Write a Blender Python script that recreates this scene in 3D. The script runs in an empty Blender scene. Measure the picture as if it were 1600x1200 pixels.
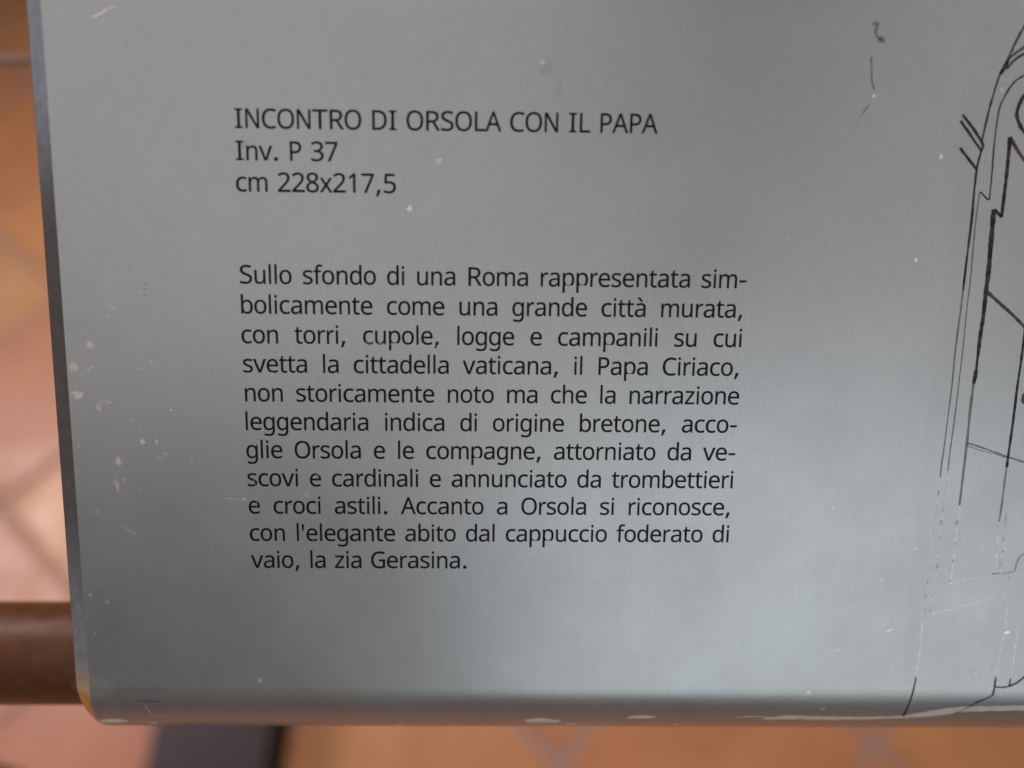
import bpy, bmesh, math, random
from mathutils import Vector, Matrix
random.seed(7)
scene = bpy.context.scene
COL = scene.collection

# ------------------------------------------------------------------ camera
CAMH = 1.197                       # metres above the tiled floor
PITCH = math.radians(56.5)          # looking steeply down
cam = bpy.data.cameras.new('camera')
cam.sensor_width = 36.0
cam.lens = 36.0 * 1300 / 1600
cam.clip_start = 0.01
cam.clip_end = 60
cam.dof.use_dof = True
cam.dof.focus_distance = 0.232
cam.dof.aperture_fstop = 3.4
cam_ob = bpy.data.objects.new('camera', cam)
COL.objects.link(cam_ob)
cam_ob.location = (0, 0, CAMH)
cam_ob.rotation_euler = (math.pi / 2 - PITCH, 0, 0)
scene.camera = cam_ob

# frame of the information panel: X right, Y up the sheet, Z out of its face
PANEL = Matrix([[0.999731, 0.014018, 0.018501, -0.071671], [0.002508, 0.727157, -0.686466, 0.174017], [-0.023076, 0.686328, 0.726926, 1.054263], [0.0, 0.0, 0.0, 1.0]])

# ------------------------------------------------------------------ light
world = bpy.data.worlds.new('World')
scene.world = world
world.use_nodes = True
bg = world.node_tree.nodes['Background']
bg.inputs['Color'].default_value = (1.0, 0.88, 0.80, 1)
bg.inputs['Strength'].default_value = 0.09
scene.view_settings.view_transform = 'Standard'
scene.view_settings.look = 'None'
scene.view_settings.exposure = 0.09
scene.view_settings.gamma = 1.0

def area(name, loc, target, sx, sy, power, color, spread=180):
    l = bpy.data.lights.new(name, 'AREA')
    l.shape = 'RECTANGLE'; l.size = sx; l.size_y = sy
    l.energy = power; l.color = color; l.spread = math.radians(spread)
    o = bpy.data.objects.new(name, l)
    COL.objects.link(o)
    o.location = loc
    o.rotation_euler = (Vector(target) - Vector(loc)).to_track_quat('-Z', 'Y').to_euler()
    return o
PC = PANEL @ Vector((0.075, -0.06, 0))
def pdir(x, y, z, dist):            # a point seen from the panel in direction (x,y,z) of its frame
    return PC + (PANEL.to_3x3() @ Vector((x, y, z)).normalized()) * dist
# daylight of a wide window behind the reader, to the right
area('window_light', (1.62, -2.9, 2.15), (1.62, 0, 2.15), 3.2, 1.8, 18.8, (0.83, 0.95, 0.99))
# pale ceiling above the reader, in two bays with a dark beam between them
area('ceiling_light', (-1.05, -1.3, 3.1), (-1.05, -1.3, 0), 3.0, 3.6, 16, (0.985, 0.965, 0.98))
area('ceiling_light', (1.75, -1.3, 3.1), (1.75, -1.3, 0), 1.5, 3.6, 7.8, (0.96, 0.965, 1.0))
# high window on the far left, its light falling on the tiles
area('far_floor_light', (-1.9, 1.35, 2.1), (-0.6, 0.3, 0), 0.8, 0.7, 5, (0.97, 0.92, 0.97), 75)
area('far_floor_light', (0.5, 2.5, 2.3), (-0.3, 0.5, 0), 1.2, 0.9, 9.5, (1.0, 0.88, 0.74), 75)  # unseen lamp added to brighten the floor without reaching the panel
# two windows far to the left, a dark pier between
area('left_window_light', (-1.75, 0.62, 1.36), (0, 0.1, 1.0), 0.9, 0.5, 0.6, (0.72, 0.82, 1.0))
area('left_window_light', (-1.75, -0.66, 0.40), (0, 0.1, 1.0), 0.8, 0.5, 0.35, (0.72, 0.84, 1.0))

# ------------------------------------------------------------------ helpers
def mat(name, color=(0.5, 0.5, 0.5), rough=0.5, metal=0.0, spec=0.5):
    m = bpy.data.materials.new(name); m.use_nodes = True
    p = m.node_tree.nodes['Principled BSDF']
    p.inputs['Base Color'].default_value = (*color, 1)
    p.inputs['Roughness'].default_value = rough
    p.inputs['Metallic'].default_value = metal
    p.inputs['Specular IOR Level'].default_value = spec
    return m, m.node_tree.nodes, m.node_tree.links, p
def noise(N, Lk, scale, detail=4, rough=0.6, stretch=(1, 1, 1), coord='Object'):
    tc = N.new('ShaderNodeTexCoord'); mp = N.new('ShaderNodeMapping'); n = N.new('ShaderNodeTexNoise')
    mp.inputs['Scale'].default_value = stretch
    n.inputs['Scale'].default_value = scale; n.inputs['Detail'].default_value = detail; n.inputs['Roughness'].default_value = rough
    Lk.new(tc.outputs[coord], mp.inputs['Vector']); Lk.new(mp.outputs['Vector'], n.inputs['Vector'])
    return n
def ramp(N, Lk, src, stops):
    r = N.new('ShaderNodeValToRGB')
    while len(r.color_ramp.elements) < len(stops): r.color_ramp.elements.new(0.5)
    for e, (p, c) in zip(r.color_ramp.elements, stops):
        e.position = p; e.color = (*c, 1) if not isinstance(c, (int, float)) else (c, c, c, 1)
    Lk.new(src, r.inputs['Fac']); return r
def mixrgb(N, Lk, mode, fac, a, b):
    x = N.new('ShaderNodeMixRGB'); x.blend_type = mode
    for s, v in (('Fac', fac), ('Color1', a), ('Color2', b)):
        if isinstance(v, (int, float)): x.inputs[s].default_value = v
        elif isinstance(v, tuple): x.inputs[s].default_value = (*v, 1)
        else: Lk.new(v, x.inputs[s])
    return x
def math_node(N, Lk, op, a, b):
    x = N.new('ShaderNodeMath'); x.operation = op
    for i, v in enumerate((a, b)):
        if isinstance(v, (int, float)): x.inputs[i].default_value = v
        else: Lk.new(v, x.inputs[i])
    return x
def link(name, me, m=None, parent=None, smooth=False):
    if m is not None and not me.materials: me.materials.append(m)
    o = bpy.data.objects.new(name, me); COL.objects.link(o); o.parent = parent
    if smooth:
        for p in me.polygons: p.use_smooth = True
    return o
def mesh(name, verts, faces):
    me = bpy.data.meshes.new(name); me.from_pydata(verts, [], faces); me.update(); return me

# ------------------------------------------------------------------ materials
def face_material():
    m, N, Lk, p = mat('brushed_grey_laminate', (0.4, 0.4, 0.4), 0.4, 0.85)
    big = noise(N, Lk, 14, 3, 0.5)
    grain = noise(N, Lk, 1, 2, 0.6, (2600, 130, 100))
    cross = noise(N, Lk, 1, 2, 0.6, (160, 2600, 100))
    speck = noise(N, Lk, 1900, 2, 0.7)
    base = ramp(N, Lk, big.outputs['Fac'], [(0.3, (0.535, 0.535, 0.55)), (0.7, (0.585, 0.58, 0.575))])
    g = ramp(N, Lk, grain.outputs['Fac'], [(0.25, 0.95), (0.75, 1.04)])
    c = ramp(N, Lk, cross.outputs['Fac'], [(0.25, 0.97), (0.75, 1.03)])
    s = ramp(N, Lk, speck.outputs['Fac'], [(0.25, 0.93), (0.75, 1.06)])
    a = mixrgb(N, Lk, 'MULTIPLY', 1, base.outputs[0], g.outputs[0])
    b = mixrgb(N, Lk, 'MULTIPLY', 1, a.outputs[0], c.outputs[0])
    d = mixrgb(N, Lk, 'MULTIPLY', 1, b.outputs[0], s.outputs[0])
    Lk.new(d.outputs[0], p.inputs['Base Color'])
    rr = ramp(N, Lk, noise(N, Lk, 30, 5, 0.6).outputs['Fac'], [(0.3, 0.31), (0.7, 0.38)])
    Lk.new(rr.outputs[0], p.inputs['Roughness'])
    bp = N.new('ShaderNodeBump'); bp.inputs['Strength'].default_value = 0.05; bp.inputs['Distance'].default_value = 0.00005
    Lk.new(grain.outputs['Fac'], bp.inputs['Height']); Lk.new(bp.outputs[0], p.inputs['Normal'])
    return m
M_FACE = face_material()
M_EDGE, N, Lk, p = mat('polished_cut_edge', (0.42, 0.42, 0.44), 0.16, 0.85)
# cut edge, its colour turning amber towards the lower corner
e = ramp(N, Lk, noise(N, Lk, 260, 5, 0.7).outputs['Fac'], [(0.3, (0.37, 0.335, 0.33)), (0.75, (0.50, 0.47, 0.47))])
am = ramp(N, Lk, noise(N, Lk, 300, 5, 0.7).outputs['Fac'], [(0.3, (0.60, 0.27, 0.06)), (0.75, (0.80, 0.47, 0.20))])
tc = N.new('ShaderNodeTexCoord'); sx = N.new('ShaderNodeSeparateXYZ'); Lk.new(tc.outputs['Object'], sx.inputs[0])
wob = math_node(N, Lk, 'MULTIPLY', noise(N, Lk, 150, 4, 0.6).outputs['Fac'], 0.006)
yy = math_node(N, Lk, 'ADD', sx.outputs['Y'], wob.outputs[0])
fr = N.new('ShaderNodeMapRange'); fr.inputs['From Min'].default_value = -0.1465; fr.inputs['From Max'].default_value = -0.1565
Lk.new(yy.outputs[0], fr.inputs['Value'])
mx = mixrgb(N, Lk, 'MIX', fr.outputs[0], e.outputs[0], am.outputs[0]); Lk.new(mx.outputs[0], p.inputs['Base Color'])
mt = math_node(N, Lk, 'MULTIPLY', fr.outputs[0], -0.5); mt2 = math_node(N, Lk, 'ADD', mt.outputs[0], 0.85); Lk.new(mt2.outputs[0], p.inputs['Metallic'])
e = ramp(N, Lk, noise(N, Lk, 500, 4, 0.7).outputs['Fac'], [(0.3, 0.12), (0.8, 0.3)])
Lk.new(e.outputs[0], p.inputs['Roughness'])

M_INK, N, Lk, p = mat('black_print', (0.012, 0.008, 0.012), 0.42, 0, 0.22)
e = ramp(N, Lk, noise(N, Lk, 1800, 3, 0.7).outputs['Fac'], [(0.3, (0.003, 0.001, 0.004)), (0.75, (0.018, 0.010, 0.018))])
Lk.new(e.outputs[0], p.inputs['Base Color'])

def worn_print(name, color, alpha, color2=None, rough=0.45, scale=1500, metal=0.0, at2=0.6, soft=7.0):
    """print whose coverage follows the mesh attribute 'cover' and breaks up in patches"""
    m, N, Lk, p = mat(name, color, rough, metal, 0.3)
    n = noise(N, Lk, scale, 4, 0.75); n2 = noise(N, Lk, scale * 0.3, 2, 0.5)
    at = N.new('ShaderNodeAttribute'); at.attribute_name = 'cover'
    if color2:
        c = ramp(N, Lk, n2.outputs['Fac'], [(at2 - 0.18, color), (at2, color2)]); Lk.new(c.outputs[0], p.inputs['Base Color'])
    s = math_node(N, Lk, 'ADD', n.outputs['Fac'], at.outputs['Fac'])
    s2 = math_node(N, Lk, 'SUBTRACT', s.outputs[0], 0.98)
    s3 = math_node(N, Lk, 'MULTIPLY', s2.outputs[0], soft); s3.use_clamp = True
    s4 = math_node(N, Lk, 'MULTIPLY', s3.outputs[0], alpha)
    Lk.new(s4.outputs[0], p.inputs['Alpha'])
    return m
M_STROKE = {
    'ink': worn_print('drawing_ink', (0.010, 0.006, 0.012), 0.84, (0.08, 0.055, 0.075)),
    'faded': worn_print('faded_drawing_ink', (0.07, 0.055, 0.065), 0.45, (0.14, 0.10, 0.10)),
    'brown': worn_print('brown_drawing_ink', (0.07, 0.04, 0.035), 0.75, (0.16, 0.1, 0.08)),
    'worn': worn_print('worn_drawing_ink', (1.0, 0.88, 0.86), 0.75, (0.2, 0.17, 0.2), rough=0.35, metal=0.8, at2=0.68, soft=5.0),
    'pale': worn_print('scraped_drawing_line', (1.0, 0.98, 0.97), 0.9, rough=0.33, metal=0.9, soft=5.0),
    'pink': worn_print('pinkish_worn_line', (0.95, 0.68, 0.68), 0.75, (1.0, 0.94, 0.94), rough=0.35, metal=0.8, soft=5.0),
}
def scuff_mat(name, color, rough, k, metal=0.0):
    m, N, Lk, p = mat(name, color, rough, metal, 0.5)
    at = N.new('ShaderNodeAttribute'); at.attribute_name = 'cover'
    n = ramp(N, Lk, noise(N, Lk, 900, 4, 0.7).outputs['Fac'], [(0.35, 0.45), (0.6, 1.0)])
    x = math_node(N, Lk, 'MULTIPLY', at.outputs['Fac'], n.outputs[0])
    y = math_node(N, Lk, 'MULTIPLY', x.outputs[0], k); y.use_clamp = True
    Lk.new(y.outputs[0], p.inputs['Alpha']); return m
M_SCUFF = {'blot': scuff_mat('whitish_scuff', (1.0, 0.97, 0.95), 0.34, 1.9, 0.7),
           'smudge': scuff_mat('dark_smudge', (0.05, 0.045, 0.045), 0.6, 0.8)}
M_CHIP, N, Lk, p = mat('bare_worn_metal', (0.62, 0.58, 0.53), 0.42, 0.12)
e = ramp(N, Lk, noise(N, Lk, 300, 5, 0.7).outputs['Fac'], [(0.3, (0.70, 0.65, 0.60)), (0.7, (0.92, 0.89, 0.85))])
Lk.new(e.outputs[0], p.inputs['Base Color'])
M_RED, N, Lk, p = mat('dark_red_print', (0.27, 0.03, 0.045), 0.45)
e = ramp(N, Lk, noise(N, Lk, 900, 3, 0.6).outputs['Fac'], [(0.3, (0.2, 0.02, 0.03)), (0.7, (0.33, 0.045, 0.06))])
Lk.new(e.outputs[0], p.inputs['Base Color'])

def tile_material():
    m, N, Lk, p = mat('terracotta_tile', (0.5, 0.22, 0.1), 0.38)
    oi = N.new('ShaderNodeObjectInfo')
    per = ramp(N, Lk, oi.outputs['Random'], [(0.0, (0.49, 0.20, 0.10)), (0.35, (0.56, 0.25, 0.10)), (0.65, (0.53, 0.265, 0.125)), (1.0, (0.47, 0.18, 0.10))])
    mo = ramp(N, Lk, noise(N, Lk, 9, 5, 0.6).outputs['Fac'], [(0.3, (0.88, 0.84, 0.82)), (0.7, (1.1, 1.09, 1.05))])
    f = ramp(N, Lk, noise(N, Lk, 120, 5, 0.7).outputs['Fac'], [(0.3, 0.88), (0.7, 1.1)])
    a = mixrgb(N, Lk, 'MULTIPLY', 1, per.outputs[0], mo.outputs[0])
    b = mixrgb(N, Lk, 'MULTIPLY', 1, a.outputs[0], f.outputs[0])
    Lk.new(b.outputs[0], p.inputs['Base Color'])
    r = ramp(N, Lk, noise(N, Lk, 14, 4, 0.6).outputs['Fac'], [(0.3, 0.28), (0.7, 0.5)])
    Lk.new(r.outputs[0], p.inputs['Roughness'])
    bp = N.new('ShaderNodeBump'); bp.inputs['Strength'].default_value = 0.3; bp.inputs['Distance'].default_value = 0.001
    Lk.new(noise(N, Lk, 30, 5, 0.6).outputs['Fac'], bp.inputs['Height']); Lk.new(bp.outputs[0], p.inputs['Normal'])
    return m
M_TILE = tile_material()
M_GROUT, N, Lk, p = mat('grey_mortar', (0.22, 0.15, 0.15), 0.8)
e = ramp(N, Lk, noise(N, Lk, 60, 5, 0.7).outputs['Fac'], [(0.3, (0.30, 0.18, 0.16)), (0.7, (0.42, 0.26, 0.22))])
Lk.new(e.outputs[0], p.inputs['Base Color'])
M_BLACK, N, Lk, p = mat('side_shade_black', (0.006, 0.006, 0.008), 0.7, 0, 0.2)  # near-black colour for the shade painted on the foot's side
def bronze():
    m, N, Lk, p = mat('brown_painted_steel', (0.07, 0.03, 0.02), 0.45, 0.15)
    e = ramp(N, Lk, noise(N, Lk, 220, 6, 0.75).outputs['Fac'], [(0.3, (0.11, 0.034, 0.010)), (0.7, (0.19, 0.068, 0.024))])
    Lk.new(e.outputs[0], p.inputs['Base Color'])
    r = ramp(N, Lk, noise(N, Lk, 700, 4, 0.7).outputs['Fac'], [(0.3, 0.34), (0.7, 0.48)])
    Lk.new(r.outputs[0], p.inputs['Roughness'])
    bp = N.new('ShaderNodeBump'); bp.inputs['Strength'].default_value = 0.5; bp.inputs['Distance'].default_value = 0.0003
    Lk.new(noise(N, Lk, 900, 3, 0.6).outputs['Fac'], bp.inputs['Height']); Lk.new(bp.outputs[0], p.inputs['Normal'])
    return m
M_BRONZE = bronze()
M_FOOT, N, Lk, p = mat('dark_painted_foot', (0.035, 0.022, 0.026), 0.4, 0.2)
e = ramp(N, Lk, noise(N, Lk, 40, 5, 0.6).outputs['Fac'], [(0.3, (0.034, 0.020, 0.023)), (0.7, (0.048, 0.028, 0.030))])
Lk.new(e.outputs[0], p.inputs['Base Color'])

# ------------------------------------------------------------------ floor: mortar bed and separate tiles
bed = mesh('floor', [(-6, -5, -0.004), (6, -5, -0.004), (6, 9, -0.004), (-6, 9, -0.004)], [(0, 1, 2, 3)])
floor = link('floor', bed, M_GROUT)
floor['kind'] = 'structure'
TS = 0.30; JOINT = 0.011
def tile_mesh(seed):
    r = random.Random(seed)
    h = (TS - JOINT) / 2; b = 0.004
    bm = bmesh.new()
    def ring(off, z):
        out = []
        for sx, sy in ((-1, -1), (1, -1), (1, 1), (-1, 1)):
            c = 0.006                                     # worn corner
            j = r.uniform(-0.0012, 0.0012)
            a = (sx * (h - off), sy * (h - off - c)); d = (sx * (h - off - c), sy * (h - off))
            pair = (a, d) if sx * sy > 0 else (d, a)
            for q in pair: out.append(bm.verts.new((q[0] + j, q[1] - j, z)))
        return out
    r0 = ring(0, -0.012); r1 = ring(0, -b); r2 = ring(b, 0)
    for A, B in ((r0, r1), (r1, r2)):
        for i in range(8): bm.faces.new((A[i], A[(i + 1) % 8], B[(i + 1) % 8], B[i]))
    bm.faces.new(r2)
    bmesh.ops.recalc_face_normals(bm, faces=bm.faces)
    me = bpy.data.meshes.new('tile'); bm.to_mesh(me); bm.free(); me.materials.append(M_TILE); return me
variants = [tile_mesh(s) for s in range(5)]
YAW = math.radians(48.2); OX, OY = 0.390, 0.744
cy_, sy_ = math.cos(YAW), math.sin(YAW)
n_tiles = 0
for i in range(-14, 20):
    for j in range(-14, 20):
        a = (i + 0.5 - OX) * TS; b = (j + 0.5 - OY) * TS
        x = cy_ * a - sy_ * b; y = sy_ * a + cy_ * b
        if not (-2.3 < x < 2.1 and -1.2 < y < 3.2): continue
        o = bpy.data.objects.new('tile', random.choice(variants)); COL.objects.link(o); o.parent = floor
        o.location = (x, y, random.uniform(-0.0008, 0.0008))
        o.rotation_euler = (random.uniform(-.002, .002), random.uniform(-.002, .002), YAW + random.choice((0, 1, 2, 3)) * math.pi / 2 + random.uniform(-.004, .004))
        n_tiles += 1
print('tiles', n_tiles)

# ------------------------------------------------------------------ barrier rail behind the panel
def tube_mesh(name, p0, p1, r, seg=48, rings=2, wob=0.0):
    p0 = Vector(p0); p1 = Vector(p1); ax = (p1 - p0).normalized()
    u = ax.orthogonal().normalized(); v = ax.cross(u)
    V = []; Fc = []
    for k in range(rings + 1):
        c = p0.lerp(p1, k / rings)
        for s in range(seg):
            a = 2 * math.pi * s / seg
            V.append(c + (u * math.cos(a) + v * math.sin(a)) * r)
    for k in range(rings):
        for s in range(seg):
            A = k * seg + s; B = k * seg + (s + 1) % seg
            Fc.append((A, B, B + seg, A + seg))
    Fc.append(tuple(range(seg - 1, -1, -1))); Fc.append(tuple(rings * seg + s for s in range(seg)))
    return mesh(name, V, Fc)
def box_mesh(name, lo, hi, bev=0.003):
    bm = bmesh.new(); bmesh.ops.create_cube(bm, size=1)
    for v in bm.verts:
        v.co = Vector([(lo[i] + hi[i]) / 2 + v.co[i] * (hi[i] - lo[i]) for i in range(3)])
    bmesh.ops.bevel(bm, geom=bm.edges[:], offset=bev, segments=2, affect='EDGES')
    me = bpy.data.meshes.new(name); bm.to_mesh(me); bm.free(); return me
rail = bpy.data.objects.new('barrier_rail', None); COL.objects.link(rail)
rail['label'] = 'brown painted steel barrier rail with thick round tube on a dark foot over terracotta tiles'
rail['category'] = 'barrier rail'
TY, TZ, TR = 0.0793, 0.9137, 0.0166
t = link('tube', tube_mesh('tube', (-1.3, TY, TZ), (1.3, TY, TZ), TR, 64), M_BRONZE, rail, True)
t['label'] = 'thick round brown tube behind the lower edge of the panel'
t = link('rod', tube_mesh('rod', (-1.3, 0.351, 0.949), (1.3, 0.351, 0.949), 0.0022, 24), M_GROUT, rail, True)
t['label'] = 'thin dark rod running parallel to the tube further back'
for x in (-0.375, 1.1):
    link('post', box_mesh('post', (x - .02, TY - .02, .092), (x + .02, TY + .02, TZ - TR + .002)), M_BRONZE, rail)
    link('foot', box_mesh('foot', (x - .0745, -.28, .0005), (x + .0725, .62, .09), .002), M_FOOT, rail)
    link('side_shade', box_mesh('side_shade', (x + .0728, -.28, .001), (x + .0765, .62, .088), .001), M_BLACK, rail)  # added black slab, paints in the shade on the foot's right side
for x in (-1.29, 1.29):
    link('post', box_mesh('post', (x - .015, 0.336, .0005), (x + .015, 0.366, .96)), M_FOOT, rail)

# ------------------------------------------------------------------ information panel
panel = bpy.data.objects.new('information_panel', None); COL.objects.link(panel)
panel.matrix_world = PANEL
panel['label'] = 'grey brushed information panel printed with black Italian text and part of a line drawing'
panel['category'] = 'information panel'
MM = 0.001
R_BEND = 22.0; Y_BEND = -156.9; A_END = math.radians(76)
def surf(X, Y, h):                        # sheet coordinates in mm -> point h mm above the sheet
    if Y >= Y_BEND: return Vector((X, Y, h)) * MM
    a = (Y_BEND - Y) / R_BEND
    r = R_BEND + h
    if a < A_END: return Vector((X, Y_BEND - r * math.sin(a), r * math.cos(a) - R_BEND)) * MM
    return surf(X, Y_BEND - R_BEND * A_END * 0.999, h)

def sheet_mesh():
    K = 22
    # profiles as (outward, down), from the flat face to the hidden lip
    arc = [(0, 0)] + [(R_BEND * math.sin(a), R_BEND * (1 - math.cos(a))) for a in [A_END * k / (K - 2) for k in range(1, K - 1)]] + [(R_BEND * math.sin(A_END) + .1, R_BEND * (1 - math.cos(A_END)) + 0.4)]
    KA = len(arc)
    def cham(w, drop):
        pts = [(0.0, 0.0)]
        n = KA - 1 - 5
        for k in range(n):
            tt = 0.94 * (k + 1) / n
            pts.append((w * tt, drop * tt))
        return pts + [(w * 0.97, drop * 0.98), (w * 0.992, drop * 1.08), (w, drop * 1.22), (w, drop * 1.6), (w, drop + 3.5)]
    K = len(arc)
    loops = []      # one list of K points for each perimeter station
    def station(c, n, prof): loops.append([Vector((c[0] + n[0] * w, c[1] + n[1] * w, -d)) * MM for w, d in prof])
    BL, BR, TRc, TL = (-48.4, Y_BEND), (470.0, Y_BEND), (470.0, 60.0), (-47.0, 60.0)
    lf_b, lf_t = cham(5.6, 3.2), cham(5.1, 2.9)
    n_ed = []
    for k in range(13):                                   # left edge, downwards
        f = k / 12
        prof = [(a[0] * (1 - f) + b[0] * f, a[1] * (1 - f) + b[1] * f) for a, b in zip(lf_t, lf_b)]
        station((TL[0] + (BL[0] - TL[0]) * f, TL[1] + (BL[1] - TL[1]) * f), (-1, 0), prof)
    def corner(c, a0, a1, pa, pb, n=14):
        for k in range(1, n):
            f = k / n; th = a0 + (a1 - a0) * f; w_ = f * f * (3 - 2 * f)
            L = [Vector((c[0] + math.cos(th) * (abs(math.cos(th)) * pa[i][0] + (1 - abs(math.cos(th))) * pa[i][0] if i >= 0 else 0),
                         c[1] + math.sin(th) * pb[i][0], -(pa[i][1] * (1 - w_) + pb[i][1] * w_))) * MM for i in range(K)]
            loops.append(L)
    corner(BL, math.pi, math.pi * 1.5, lf_b, arc)
    for k in range(21):
        f = k / 20; station((BL[0] + (BR[0] - BL[0]) * f, Y_BEND), (0, -1), arc)
    def corner2(c, a0, a1, pa, pb, n=10):
        for k in range(1, n):
            f = k / n; th = a0 + (a1 - a0) * f
            loops.append([Vector((c[0] + math.cos(th) * (pb[i][0]), c[1] + math.sin(th) * pa[i][0], -(pa[i][1] * (1 - f) + pb[i][1] * f))) * MM for i in range(K)])
    corner2(BR, math.pi * 1.5, math.pi * 2, arc, lf_t)
    for k in range(5): station((BR[0], BR[1] + (TRc[1] - BR[1]) * k / 4), (1, 0), lf_t)
    corner2(TRc, 0, math.pi / 2, lf_t, lf_t)
    for k in range(9): station((TRc[0] + (TL[0] - TRc[0]) * k / 8, 60.0), (0, 1), lf_t)
    corner2(TL, math.pi / 2, math.pi, lf_t, lf_t)
    V = []; Fc = []; MI = []
    n = len(loops)
    for L in loops: V += L
    for i in range(n):
        j = (i + 1) % n
        for k in range(K - 1):
            Fc.append((i * K + k, i * K + k + 1, j * K + k + 1, j * K + k))
            cx = sum(V[q].x for q in Fc[-1]) / 4; cyy = sum(V[q].y for q in Fc[-1]) / 4
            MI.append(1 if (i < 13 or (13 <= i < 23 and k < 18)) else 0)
    Fc.append(tuple(i * K for i in range(n))); MI.append(0)
    me = mesh('sheet', V, Fc)
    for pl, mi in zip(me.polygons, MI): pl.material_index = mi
    bm = bmesh.new(); bm.from_mesh(me)
    bmesh.ops.remove_doubles(bm, verts=bm.verts[:], dist=1e-6)
    bmesh.ops.recalc_face_normals(bm, faces=bm.faces)
    bm.faces.ensure_lookup_table()
    if max(bm.faces, key=lambda f_: f_.calc_area()).normal.z < 0: bmesh.ops.reverse_faces(bm, faces=bm.faces)
    bm.to_mesh(me); bm.free()
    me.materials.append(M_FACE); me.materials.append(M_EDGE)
    for pl in me.polygons: pl.use_smooth = (pl.material_index == 0 and pl.loop_total < 10)
    return me
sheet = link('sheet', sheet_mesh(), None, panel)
sd = sheet.modifiers.new('thickness', 'SOLIDIFY'); sd.thickness = 0.0013; sd.offset = -1

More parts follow.
